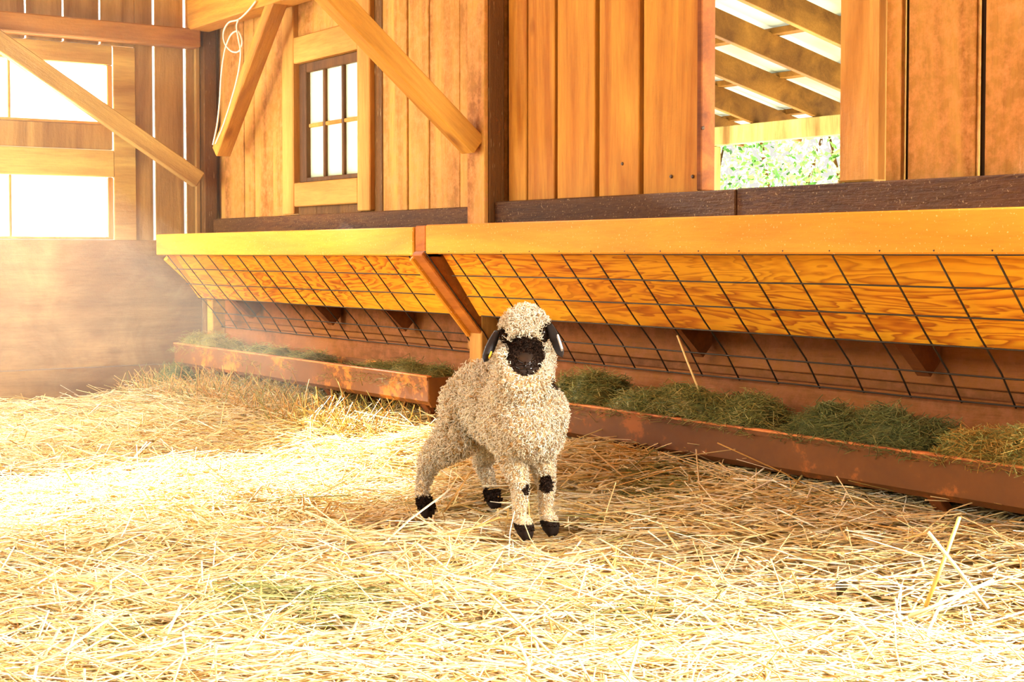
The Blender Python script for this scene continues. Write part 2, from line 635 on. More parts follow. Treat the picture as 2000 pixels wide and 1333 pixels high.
def plank_run(edges, z0, z1, mat, gap=0.010, batten=True):
    for a, b in zip(edges[:-1], edges[1:]):
        g0, g1 = random.uniform(0.4, 1.0) * gap, random.uniform(0.3, 0.8) * gap
        dy = random.uniform(-0.003, 0.003)
        box('plank', (a + g0 / 2, YB + dy, z0), (b - g1 / 2, YB + 0.024 + dy, z1), mat, wb, bevel=0.003, wob=0.0015)
    if batten:
        for a in edges:
            if a in (-3.172, -2.495):
                continue            # the edges of the open bay
            box('batten', (a - 0.03, YB + 0.0275, z0), (a + 0.03, YB + 0.045, z1), M['gap'], wb, bevel=0.002)


plank_run(edges_l, 0.82, 2.9, M['plank_dusty'], 0.006)
plank_run(edges_m, 0.82, 2.9, M['plank_dusty'], 0.015)
plank_run(edges_r, 0.82, 2.9, M['plank'], 0.024)
plank_run(edges_x, 0.82, 2.9, M['plank_dusty'], 0.030)
# wall above the framed window and above the open bay
plank_run([-5.772, -5.62, -5.44, -5.30, -5.20], 1.62, 2.9, M['plank_dusty'], 0.006)
plank_run([-5.20, -5.035], 0.82, 2.9, M['dark_post'], 0.0, False)
plank_run([-5.772, -5.60, -5.36, -5.20], 0.80, 0.90, M['dark_post'], 0.004, False)
plank_run([-3.172, -2.95, -2.72, -2.615], 2.05, 2.9, M['plank'], 0.010)
# weathered rail and the boards under it
box('rail_board', (-6.62, YB - 0.045, 0.70), (-4.290, YB - 0.004, 0.845), M['kick'], wb, 0.004)
box('rail_board', (-4.172, YB - 0.048, 0.70), (-2.98, YB - 0.004, 0.858), M['kick'], wb, 0.004)
box('rail_board', (-2.978, YB - 0.046, 0.70), (-1.27, YB - 0.004, 0.860), M['kick'], wb, 0.004)
box('lower_board', (-6.62, YB - 0.020, 0.36), (-4.20, YB + 0.02, 0.698), M['kick_panel'], wb, 0.003)
box('lower_board', (-4.198, YB - 0.020, 0.36), (-1.27, YB + 0.02, 0.698), M['kick_panel'], wb, 0.003)
box('lower_board', (-6.62, YB - 0.016, -0.05), (-1.27, YB + 0.02, 0.358), M['kick_panel'], wb, 0.003)

# framed window in the left part of the back wall
w1 = struct('window_1', (-5.49, YB, 1.2))
box('stile', (-5.880, YB - 0.022, 0.85), (-5.772, YB + 0.02, 2.9), M['stile'], w1, 0.004)
box('stile', (-5.198, YB - 0.022, 0.85), (-5.095, YB + 0.02, 2.9), M['stile'], w1, 0.004)
box('head_rail', (-5.770, YB - 0.020, 1.502), (-5.200, YB + 0.02, 1.615), M['rail_h'], w1, 0.004)
box('sill_rail', (-5.770, YB - 0.020, 0.882), (-5.200, YB + 0.02, 0.985), M['rail_h'], w1, 0.004)
for lo, hi in (((-5.768, 0.987), (-5.700, 1.500)), ((-5.222, 0.987), (-5.202, 1.500)),
               ((-5.700, 1.460), (-5.222, 1.500)), ((-5.700, 0.987), (-5.222, 1.006))):
    box('sash', (lo[0], YB + 0.006, lo[1]), (hi[0], YB + 0.045, hi[1]), M['sash'], w1, 0.003)
xs = [-5.700, -5.548, -5.382, -5.222]
for x in xs[1:-1]:
    box('muntin', (x - 0.011, YB + 0.012, 1.006), (x + 0.011, YB + 0.040, 1.460), M['sash'], w1, 0.003)
for a, b in zip(xs[:-1], xs[1:]):
    box('muntin', (a + 0.011, YB + 0.012, 1.222), (b - 0.011, YB + 0.038, 1.238), M['stile'], w1, 0.003)
    for z0, z1 in ((1.006, 1.222), (1.238, 1.460)):
        box('pane', (a + 0.004, YB + 0.024, z0), (b - 0.004, YB + 0.028, z1), M['pane_hazy'], w1, 0)

# open bay on the right
w2 = struct('window_2', (-2.89, YB, 0.86))
box('jamb', (-3.190, YB - 0.004, 0.862), (-3.168, YB + 0.05, 2.05), M['bracket'], w2, 0.003)
box('stile', (-2.617, YB - 0.030, 0.862), (-2.512, YB + 0.05, 2.9), M['stile'], w2, 0.005)
box('sill', (-3.19, YB - 0.003, 0.83), (-2.55, YB + 0.06, 0.859), M['kick'], w2, 0.003)
box('head', (-3.168, YB, 2.0), (-2.617, YB + 0.05, 2.048), M['stile'], w2, 0.003)
# nail heads on the planks
for (px, py) in ((1373, 250), (1352, 345), (1215, 320), (1310, 345)):
    p = onY(px, py, YB - 0.002)
    bm = bmesh.new()
    bmesh.ops.create_cone(bm, cap_ends=True, segments=8, radius1=0.006, radius2=0.004, depth=0.004, matrix=Matrix.Rotation(math.pi / 2, 4, 'X'))
    me = bpy.data.meshes.new('nail_head')
    bm.to_mesh(me)
    bm.free()
    link_mesh('nail_head', me, M['nail'], wb, p)

# ------------------------------------------------------------------ left wall
XL = -6.65
wl = struct('wall_left', (XL, 1.2, 0))


def lboard(name, y0, z0, y1, z1, mat, x=XL, t=0.03, parent=None):
    return box(name, (x - t, y0, z0), (x, y1, z1), mat, parent or wl, 0.003, 0.001)


for (a, b) in ((2.470, 2.555), (2.567, 2.708), (2.722, 2.80)):
    lboard('plank', a, 0.70, b, 2.9, M['left_plank'])
lboard('plank', 2.802, 0.70, 2.92, 2.9, M['left_plank'])
lboard('stile', 2.362, 0.70, 2.468, 1.64, M['left_board'], XL + 0.012, 0.04)
for k in range(14):
    lboard('plank', 2.47 - 0.17 * (k + 1) + 0.008, 1.645, 2.47 - 0.17 * k, 2.9, M['left_plank'])
lboard('header_board', -1.2, 1.552, 2.360, 1.642, M['left_board'], XL + 0.004)
lboard('middle_board', -1.2, 1.160, 2.358, 1.274, M['left_plank'], XL + 0.004)
lboard('middle_board', -1.2, 1.034, 2.362, 1.157, M['left_board'], XL + 0.014)
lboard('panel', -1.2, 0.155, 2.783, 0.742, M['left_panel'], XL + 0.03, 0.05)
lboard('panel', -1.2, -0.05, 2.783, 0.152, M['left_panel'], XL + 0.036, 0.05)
lboard('front_plank', -2.4, -0.05, -1.21, 2.9, M['left_plank'])
for name, z0, z1, pm in (('window_3', 1.276, 1.550, 'pane_dusty'), ('window_4', 0.744, 1.032, 'pane')):
    w = struct(name, (XL, 1.4, z0))
    box('frame', (XL - 0.03, 2.335, z0), (XL + 0.004, 2.360, z1), M['stile'], w, 0.003)
    box('sill', (XL - 0.03, -1.2, z0), (XL + 0.004, 2.335, z0 + 0.012), M['rail_h'], w, 0.002)
    ys = [-1.2, 0.55, 1.892, 2.335]
    for y in ys[1:-1]:
        box('muntin', (XL - 0.026, y - 0.006, z0 + 0.012), (XL - 0.006, y + 0.006, z1), M['rail_h'], w, 0.002)
    for a, b in zip(ys[:-1], ys[1:]):
        box('pane', (XL - 0.020, a + 0.006, z0 + 0.012), (XL - 0.016, b - 0.006, z1), M[pm], w, 0)

# roof over the barn (above the frame, keeps the interior shaded)
cl = box('ceiling', (-6.9, -2.4, 2.9), (1.2, 2.95, 2.98), M['plank'], None, 0)
cl['kind'] = 'structure'

# ------------------------------------------------------------------ posts, beams, braces
t = root('corner_post', 'dark rough upright post in the corner between the two walls', 'post', (-6.62, 2.81, 0))
box('post_body', (XL + 0.003, 2.785, -0.02), (-6.585, 2.852, 2.62), M['dark_post'], t, 0.005)
box('nailing_strip', (XL + 0.003, 2.760, 0.745), (-6.625, 2.783, 2.62), M['left_plank'], t, 0.003)
t = root('wall_post', 'rough square post between the window wall and the plank wall, knee brace joining its face', 'post', (-4.23, 2.84, 0))
box('post_body', (-4.287, 2.806, -0.02), (-4.175, 2.872, 2.62), M['dark_post'], t, 0.005)
box('facing_board', (-4.2865, 2.788, 0.02), (-4.1775, 2.805, 2.62), M['plank_dusty'], t, 0.003)
o = box('wall_beam', (XL + 0.002, -1.2, 1.655), (XL + 0.10, 2.758, 1.742), M['beam'], None, 0.006)
thing(o, 'horizontal beam on the left wall above the upper window band', 'beam')
o = box('header_beam', (-6.58, 2.70, 1.735), (-4.295, 2.815, 1.93), M['brace'], None, 0.006)
thing(o, 'heavy header beam at the top of the frame above the corner brace', 'beam')

p1 = onX(938, 284, -4.232)
o = bar('diagonal_brace', (-4.232, 2.780, p1.z - 0.005), (-4.232, 2.780 - 0.80, p1.z + 0.665), 0.078, 0.072, (1, 0, 0), M['brace'])
thing(o, 'golden diagonal knee brace rising leftward in front of the paned window from the wall post', 'brace', 'knee braces')
a0, a1 = onY(432, 298, 2.745), onY(543, 0, 2.745)
o = bar('diagonal_brace', a0, a1 + (a1 - a0) * 0.06, 0.07, 0.062, (0, 1, 0), M['brace'])
thing(o, 'rough diagonal brace leaning rightward from the dark corner post, cord hanging on it', 'brace', 'knee braces')
a0, a1 = onX(388, 352, XL + 0.13), onX(0, 82, XL + 0.13)
o = bar('diagonal_brace', a0, a1 + (a1 - a0) * 0.12, 0.05, 0.080, (1, 0, 0), M['brace_left'])
thing(o, 'diagonal brace crossing in front of the glowing window bands of the left wall', 'brace', 'knee braces')

# cord looped over the corner brace
YC = 2.690
path = [(500, 2), (484, 22), (466, 38), (447, 44), (437, 62), (439, 84), (452, 100), (467, 100), (473, 82), (466, 62), (453, 66),
        (443, 86), (437, 110), (432, 150), (429, 200), (424, 245), (416, 283)]
pts = [onY(x, y, YC - 0.004 * (i % 3)) for i, (x, y) in enumerate(path)]
c = root('cord', 'pale cord looped and hanging beside the corner brace', 'cord', pts[6])
tube_obj('loop', spline(pts, 6), 0.0042, M['cord'], c, 6)
path = [(466, 38), (462, 52), (466, 78), (470, 104), (465, 145), (452, 195), (436, 245), (421, 281)]
tube_obj('strand', spline([onY(x, y, YC - 0.012) for x, y in path], 6), 0.0042, M['cord'], c, 6)

# ------------------------------------------------------------------ hay feeders
def rack_y(z):
    """the mesh slope: distance towards the wall for a height"""
    pr = [(0.672, 2.486), (0.50, 2.628), (0.415, 2.705), (0.337, 2.757)]
    for (za, ya), (zb, yb) in zip(pr[:-1], pr[1:]):
        if z >= zb:
            return ya + (yb - ya) * (za - z) / (za - zb)
    return pr[-1][1]


def feeder(x0, x1, ztop, label, wires_px, brackets, mat_board):
    t = root('hay_feeder', label, 'feeder', ((x0 + x1) / 2, 2.6, 0), 'hay racks along the back wall')
    box('front_board', (x0, 2.470, ztop - 0.094), (x1, 2.508, ztop), mat_board, t, 0.004)
    box('top_shelf', (x0, 2.509, ztop - 0.030), (x1, YB - 0.05, ztop - 0.004), M['feeder_div'], t, 0.003)
    # plywood backing of the rack, three sheets lying on the rafters
    y0, z0, y1, z1 = 2.512, ztop - 0.078, 2.666, 0.472
    d = 0.012
    prism('backboard', [(y0, z0), (y1, z1), (y1 + d, z1 + d * 0.8), (y0 + d, z0 + d * 0.8)], x0 + 0.02, x1 - 0.02, M['ply'], t)
    for bx in brackets:
        prism('rafter', [(2.535, ztop - 0.080), (2.690, 0.490), (2.800, 0.385), (2.835, 0.420), (2.835, 0.56), (2.60, ztop - 0.035)], bx - 0.02, bx + 0.02, M['bracket'], t)
    # lower ledger that carries the mesh
    box('ledger', (x0 + 0.06, 2.766, 0.215), (x1 - 0.01, 2.806, 0.345), M['kick_panel'], t, 0.004)
    # welded wire mesh
    prof = [ztop - 0.085, 0.59, 0.50, 0.415, 0.375, 0.337]
    for x in wires_px:
        pth = [(x, rack_y(z) - 0.004, z) for z in prof]
        tube_obj('wire', pth, 0.0024, M['wire'], t, 5)
    for z in (ztop - 0.094, 0.608, 0.541, 0.474, 0.407, 0.341):
        zz = z
        y = rack_y(min(zz, 0.672)) - 0.009
        n = 8
        pth = [(x0 + 0.07 + (x1 - x0 - 0.10) * k / n, y + random.uniform(-0.0015, 0.0015), zz + random.uniform(-0.0012, 0.0012)) for k in range(n + 1)]
        tube_obj('wire', pth, 0.0022, M['wire'], t, 5)
    return t


wl_x = [-6.30 + 0.152 * k for k in range(15)]
f1 = feeder(-6.400, -4.125, 0.766, 'left wooden hay feeder with wire mesh front, ending near the left wall', wl_x, (-6.10, -5.33, -4.75), M['feeder'])
top = [onY(px, 497, 2.486).x for px in (885, 930, 983, 1036, 1095, 1155, 1218, 1285, 1360, 1440, 1526, 1620, 1720, 1828, 1948)]
step = (top[-1] - top[0]) / (len(top) - 1)
wr_x = [top[0] + step * k for k in range(-1, 21) if top[0] + step * k < -1.36]
f2 = feeder(-4.046, -1.32, 0.772, 'right wooden hay feeder with wire mesh front, behind the lamb', wr_x, (-3.10, -2.30, -1.5), M['feeder'])
# end posts and the divider between the racks
for o_, x, s in ((f1, -6.335, 1),):
    box('post', (x - 0.03, 2.700, 0.0), (x + 0.03, 2.765, 0.53), M['brace'], o_, 0.004)
bar('end_rafter', (-6.335, 2.500, 0.670), (-6.335, 2.735, 0.460), 0.036, 0.05, (1, 0, 0), M['feeder'], f1)
dv = root('feeder_divider', 'reddish slanted divider between the two hay feeders with a short upright post', 'divider', (-4.085, 2.6, 0))
box('top_block', (-4.118, 2.474, 0.665), (-4.052, 2.54, 0.770), M['feeder_div'], dv, 0.004)
bar('slanted_rafter', (-4.085, 2.488, 0.700), (-4.085, 2.728, 0.425), 0.066, 0.075, (1, 0, 0), M['feeder_div'], dv)
bar('edge_strip', (-4.126, 2.478, 0.675), (-4.126, 2.706, 0.412), 0.018, 0.05, (1, 0, 0), M['feeder'], dv)
box('post', (-4.125, 2.690, 0.0), (-4.050, 2.760, 0.505), M['stile'], dv, 0.004)


# ------------------------------------------------------------------ troughs
def trough(x0, x1, ztop, zbot, mat, label, legs):
    t = root('feed_trough', label, 'trough', ((x0 + x1) / 2, 2.6, 0), 'rusted steel troughs')
    yf, yb = 2.500, 2.735
    th = 0.006
    # one folded sheet: rim, front, bottom, back
    pr = [(yf - 0.004, ztop - 0.010), (yf - 0.004, ztop), (yf + 0.014, ztop), (yf + 0.014, ztop - 0.006), (yf + th, ztop - 0.006), (yf + th + 0.012, zbot + th),
          (yb - th, zbot + th), (yb - th, ztop), (yb, ztop), (yb, zbot), (yf + 0.020, zbot), (yf, zbot + 0.016), (yf, ztop - 0.010)]
    prism('body', pr, x0, x1, mat, t)
    for xe in (x0, x1 - th):
        prism('end_plate', [(yf + 0.002, ztop - 0.002), (yb - 0.002, ztop - 0.002), (yb - 0.002, zbot - 0.004), (yf + 0.014, zbot - 0.004), (yf + 0.002, zbot + 0.014)],
              xe - 0.003, xe + th + 0.003, mat, t)
    box('rim', (x0, yf - 0.006, ztop), (x1, yf + 0.015, ztop + 0.005), M['trough_edge'], t, 0.002)
    for lx in legs:
        bar('leg', (lx, 2.535, zbot + 0.004), (lx + 0.02, 2.665, 0.0), 0.035, 0.02, (1, 0, 0), M['bracket'], t, 0.002)
        bar('leg', (lx, 2.715, zbot + 0.004), (lx + 0.02, 2.690, 0.0), 0.035, 0.02, (1, 0, 0), M['bracket'], t, 0.002)
    return t


trough(-6.265, -4.080, 0.272, 0.176, M['trough_left'], 'rusty left feed trough raised on legs, ending behind the lamb', (-6.15, -5.50, -4.86, -4.16))
trough(-3.93, -1.28, 0.249, 0.153, M['trough_right'], 'dark brown right feed trough filled with thick hay flakes', (-3.8, -2.95, -2.05, -1.36))


# ------------------------------------------------------------------ straw, hay
def pick(cols, n, p=None):
    c = np.array([lin(*x)[:3] for x in cols])
    k = rng.choice(len(c), n, p=p)
    return c[k] * rng.uniform(0.85, 1.12, (n, 1))


def stalks(n, px, py, pz, ln, rad, tilt, yaw, colors, K=3, sides=3, bend=0.05, flat=0.55):
    """centre lines + tints for n straw stalks"""
    s = np.linspace(-0.5, 0.5, K)[None, :, None]
    d = np.stack([np.cos(yaw) * np.cos(tilt), np.sin(yaw) * np.cos(tilt), np.sin(tilt)], -1)[:, None, :]
    P = np.stack([px, py, pz], -1)[:, None, :]
    C = P + d * s * ln[:, None, None]
    bd = rng.normal(0, bend, (n, 1, 3)) * ln[:, None, None]
    C = C + bd * (1 - 4 * s * s)
    R = np.repeat(rad[:, None], K, 1)
    v, q = tube_arrays(C, R, sides, flat)
    col = np.repeat(colors, K * sides, axis=0)
    return v, q, col


STRAW = [(250, 230, 176), (244, 216, 150), (232, 194, 116), (254, 242, 208), (214, 168, 90), (200, 176, 106), (164, 156, 90)]


def litter():
    vs, qs, cs, off = [], [], [], 0

    def add(v, q, c):
        nonlocal off
        vs.append(v)
        qs.append(q + off)
        cs.append(c)
        off += len(v)
    # visible wedge of the floor, denser near the camera
    n = 62000
    x = np.empty(0)
    y = np.empty(0)
    while len(x) < n:
        X = rng.uniform(-6.54, -0.6, n)
        Y = rng.uniform(0.25, 2.80, n)
        dep = -X * math.cos(YAW) + Y * math.sin(YAW)
        lat = X * math.sin(YAW) + Y * math.cos(YAW)
        ok = (np.abs(lat) < dep * 0.40 + 0.15) & (dep > 1.9)
        ok &= rng.uniform(0, 1, n) < np.clip(3.2 / dep, 0.25, 1.0) + 0.3 * (Y > 2.1)
        x = np.concatenate([x, X[ok]])
        y = np.concatenate([y, Y[ok]])
    x, y = x[:n], y[:n]
    ln = rng.gamma(3.0, 0.044, n).clip(0.035, 0.34)
    rad = rng.uniform(0.0011, 0.0030, n) + 0.0010 * (rng.uniform(0, 1, n) < 0.25)
    tilt = rng.normal(0, 0.13, n)
    z = bumps(x, y) + rng.uniform(0.0, 0.034, n) + np.abs(np.sin(tilt)) * ln * 0.35
    for fx, fy in ((-2.776, 1.962), (-2.779, 2.036), (-3.135, 1.913), (-3.15, 2.13)):
        w = (x - fx - 0.07) ** 2 + (y - fy + 0.05) ** 2 < 0.15 ** 2
        z[w] = bumps(x[w], y[w]) + rng.uniform(-0.004, 0.006, int(w.sum()))
        tilt[w] *= 0.15
        ln[w] *= 0.8
    yaw = np.where(rng.uniform(0, 1, n) < 0.45, rng.normal(0.9, 0.45, n), rng.uniform(0, math.pi, n))
    col = pick(STRAW, n, [0.27, 0.25, 0.14, 0.20, 0.06, 0.05, 0.03])
    for (px, py, rr) in ((600, 1165, 0.17), (520, 1150, 0.12), (1240, 1190, 0.10), (1300, 1010, 0.14), (1560, 1000, 0.16), (1800, 1045, 0.15), (250, 1240, 0.10)):
        g = onZ(px, py, 0.02)
        w = ((x - g.x) ** 2 + (y - g.y) ** 2 < rr * rr) & (rng.uniform(0, 1, n) < 0.55)
        col[w] = pick([(150, 150, 84), (120, 128, 66), (176, 168, 98)], int(w.sum()))
        rad[w] *= 0.65
        ln[w] *= 0.6
    # darker, browner straw right under the troughs
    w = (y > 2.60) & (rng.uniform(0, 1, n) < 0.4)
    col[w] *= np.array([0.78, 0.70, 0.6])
    add(*stalks(n, x, y, z, ln, rad, tilt, yaw, col))
    # heap pushed up along the left trough and the wall, stalks sticking out
    n = 2600
    x = rng.uniform(-6.5, -4.1, n)
    y = 2.36 + rng.uniform(0, 1, n) ** 1.5 * 0.40 - 0.05
    ln = rng.uniform(0.07, 0.20, n)
    tilt = np.abs(rng.normal(0.45, 0.35, n)).clip(0, 1.2)
    yaw = rng.normal(0.2, 0.9, n) + np.where(rng.uniform(0, 1, n) < 0.5, math.pi, 0)
    z = bumps(x, y) + rng.uniform(0, 0.03, n) + np.sin(tilt) * ln * 0.38
    add(*stalks(n, x, y, z, ln, rng.uniform(0.0012, 0.0026, n), tilt, yaw, pick([(214, 166, 88), (190, 140, 70), (160, 150, 78), (232, 190, 110), (140, 130, 60)], n)))
    # loose stalks tipped up all over
    n = 900
    x = rng.uniform(-5.5, -1.3, n)
    y = rng.uniform(0.4, 2.45, n)
    ln = rng.uniform(0.06, 0.17, n)
    tilt = rng.uniform(0.25, 0.8, n)
    z = bumps(x, y) + 0.01 + np.sin(tilt) * ln * 0.45
    add(*stalks(n, x, y, z, ln, rng.uniform(0.0012, 0.0022, n), tilt, rng.uniform(0, 6.28, n), pick(STRAW[:4], n)))
    me = np_mesh('straw_litter', np.concatenate(vs), np.concatenate(qs), np.concatenate(cs), False)
    o = link_mesh('straw_litter', me, M['straw'])
    thing(o, 'golden straw bedding strewn thickly over the barn floor', 'straw', kind='stuff')


litter()


def hay_flake(x0, x1, y0, y1, z0, z1, n, cols, label, name='hay_flake', group='hay flakes in the troughs', r=0.0011, wild=0.3):
    """a matted flake of hay: a low mound of thin blades"""
    cx, cyy = (x0 + x1) / 2, (y0 + y1) / 2
    u = rng.uniform(-1, 1, n)
    v = rng.uniform(-1, 1, n)
    prof = (1 - np.abs(u) ** 7) * (1 - 0.85 * np.abs(v) ** 4)
    lump = 0.86 + 0.14 * np.sin(u * 7 + v * 3 + x0 * 5)
    dep = rng.uniform(0, 1, n) ** 0.5
    x = u * (x1 - x0) / 2
    y = v * (y1 - y0) / 2
    z = (z1 - z0) * prof * lump * dep
    ln = rng.uniform(0.02, 0.085, n)
    yaw = rng.normal(0.5, 0.9, n)
    tilt = rng.normal(0.0, wild, n)
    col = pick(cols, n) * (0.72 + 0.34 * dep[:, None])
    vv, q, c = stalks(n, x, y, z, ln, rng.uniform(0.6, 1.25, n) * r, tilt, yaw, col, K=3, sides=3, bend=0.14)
    # the packed core under the loose blades
    gu, gvv = np.meshgrid(np.linspace(-0.97, 0.97, 24), np.linspace(-0.95, 0.95, 10), indexing='ij')
    pf = (1 - np.abs(gu) ** 7) * (1 - 0.85 * np.abs(gvv) ** 4) * (0.86 + 0.14 * np.sin(gu * 7 + gvv * 3 + x0 * 5))
    core = np.stack([gu * (x1 - x0) / 2, gvv * (y1 - y0) / 2, (z1 - z0) * pf * 0.86], -1).reshape(-1, 3)
    ci = np.arange(240).reshape(24, 10) + len(vv)
    cf = np.stack([ci[:-1, :-1], ci[1:, :-1], ci[1:, 1:], ci[:-1, 1:]], -1).reshape(-1, 4)
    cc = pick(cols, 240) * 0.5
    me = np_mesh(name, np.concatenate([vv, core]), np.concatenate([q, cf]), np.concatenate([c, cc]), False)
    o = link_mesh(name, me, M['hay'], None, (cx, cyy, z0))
    return thing(o, label, 'hay', group)


GRN = [(136, 142, 76), (160, 158, 88), (116, 124, 68), (184, 174, 106), (100, 108, 60), (168, 152, 78)]
YEL = [(190, 150, 70), (206, 170, 84), (160, 140, 66), (134, 128, 60), (176, 130, 56)]


def xs_at(px0, px1, py, yv):
    return onY(px0, py, yv).x, onY(px1, py, yv).x


def flake(px0, px1, py, zb, zt, n, cols, label, yr=(2.502, 2.700)):
    a, b = xs_at(px0, px1, py, 2.56)
    a, b = (a + 0.045, b - 0.045) if a < -4 else (a + 0.028, b - 0.028)
    hay_flake(a, b, yr[0], yr[1], zb, zt, n, cols, label)


flake(352, 440, 668, 0.240, 0.330, 1300, [(160, 146, 70), (140, 134, 64), (176, 160, 84)], 'yellow-green hay clump at the far left end of the left trough')
flake(452, 545, 684, 0.225, 0.305, 1000, GRN, 'second hay clump from the left wall in the left trough')
flake(548, 622, 694, 0.225, 0.302, 800, GRN, 'small hay clump in the middle of the left trough')
flake(640, 702, 706, 0.215, 0.275, 400, GRN, 'low thin hay clump between the middle and long clumps of the left trough')
flake(696, 868, 718, 0.230, 0.310, 1900, [(140, 132, 66), (120, 122, 62), (160, 148, 80), (110, 104, 52)], 'long hay clump at the near end of the left trough beside the lamb')
flake(1085, 1192, 752, 0.235, 0.345, 2600, GRN, 'rounded hay clump in the right trough touching the lamb in view')
flake(1192, 1528, 800, 0.238, 0.325, 7000, GRN, 'long hay flake in the right trough with a pale stalk standing in it')
flake(1535, 1845, 845, 0.238, 0.325, 7000, [(112, 120, 66), (128, 132, 76), (94, 104, 58), (146, 142, 84)], 'grey-green hay flake in the right trough under the right bracket')
flake(1830, 2180, 890, 0.238, 0.315, 7000, YEL + GRN[:2], 'yellowish hay flake in the right trough at the picture edge')
a = onZ(348, 762, 0.05)
hay_flake(-6.33, -6.10, 2.40, 2.60, 0.07, 0.19, 900, GRN[:3] + [(90, 86, 40)], 'dark green hay tuft on the floor under the left trough end', 'hay_tuft', None, wild=0.7)


def stalk(p0, p1, r, col, label, name='straw_stalk', sides=6):
    m = bpy.data.materials.get('stalk_%02x%02x%02x' % col) or plain('stalk_%02x%02x%02x' % col, lin(*col), 0.5, 0.3)
    p0, p1 = Vector(p0), Vector(p1)
    mid = (p0 + p1) / 2 + Vector((random.uniform(-1, 1), random.uniform(-1, 1), random.uniform(-1, 1))) * (p1 - p0).length * 0.015
    o = tube_obj(name, [p0, mid, p1], [r, r * 0.97, r * 0.9], m, None, sides)
    return thing(o, label, 'straw', 'single stalks')


stalk(onZ(1930, 1190, 0.05), atd(1813, 1040, 2.62), 0.0036, (250, 232, 186), 'thick white straw stalk tipped up and leaning left at lower right')
stalk(onZ(1808, 1185, 0.05), atd(1874, 1011, 2.66), 0.0040, (238, 190, 92), 'thick golden straw stalk tipped up and leaning right at lower right')
stalk(onZ(1775, 1205, 0.06), atd(1940, 1134, 2.56), 0.0034, (250, 226, 164), 'pale straw stalk lying low across the foot of the two crossed ones')
stalk(onY(1364, 760, 2.58), onY(1323, 656, 2.62), 0.0030, (240, 206, 134), 'pale stalk standing upright in the long hay flake')
stalk(onZ(868, 1000, 0.02), atd(923, 918, 3.76), 0.0022, (206, 150, 70), 'thin brown stalk leaning between the hind legs of the lamb')
stalk(onY(628, 836, 2.40), onY(655, 772, 2.44), 0.0030, (240, 208, 140), 'pale stalk standing in front of the left trough')

# dead leaf and blue scrap
p = onZ(1637, 1147, 0.045)
n_ = 9
bm = bmesh.new()
vv = []
for i in range(n_):
    a = i / (n_ - 1)
    w = 0.013 * math.sin(math.pi * min(1, a * 0.9 + 0.08)) + 0.001
    row = [bm.verts.new((a * 0.05 - 0.025, s * w, 0.010 * math.sin(a * 5) + 0.008 * s * s + random.uniform(-0.002, 0.002))) for s in (-1, 0, 1)]
    vv.append(row)
for i in range(n_ - 1):
    for k in range(2):
        bm.faces.new((vv[i][k], vv[i + 1][k], vv[i + 1][k + 1], vv[i][k + 1]))
ge = bmesh.ops.solidify(bm, geom=bm.faces[:], thickness=0.0015)
me = bpy.data.meshes.new('dead_leaf')
bm.to_mesh(me)
bm.free()
o = link_mesh('dead_leaf', me, M['leaf_dead'], None, p)
o.rotation_euler = (0.5, -0.6, 2.2)
thing(o, 'small dark curled leaf lying on the straw at lower right', 'leaf')
p = onZ(1274, 921, 0.035)
bm = bmesh.new()
bmesh.ops.create_icosphere(bm, subdivisions=2, radius=0.007)
for v in bm.verts:
    v.co = Vector((v.co.x * 1.2, v.co.y * 0.8, v.co.z * 0.9)) * random.uniform(0.8, 1.15)
me = bpy.data.meshes.new('plastic_scrap')
bm.to_mesh(me)
bm.free()
thing(link_mesh('plastic_scrap', me, M['blue'], None, p), 'tiny blue plastic scrap on the straw before the right trough', 'scrap')


# ------------------------------------------------------------------ lamb
E1 = Vector((math.sin(YAW), math.cos(YAW), 0))      # to the lamb's left as it looks at us
E3 = Vector((math.cos(YAW), -math.sin(YAW), 0))     # towards the viewer
E2 = Vector((0, 0, 1))
HC = atd(1026, 642, 3.535)                           # middle of the skull


def hp(a, b, c):
    return HC + E1 * a + E2 * b + E3 * c


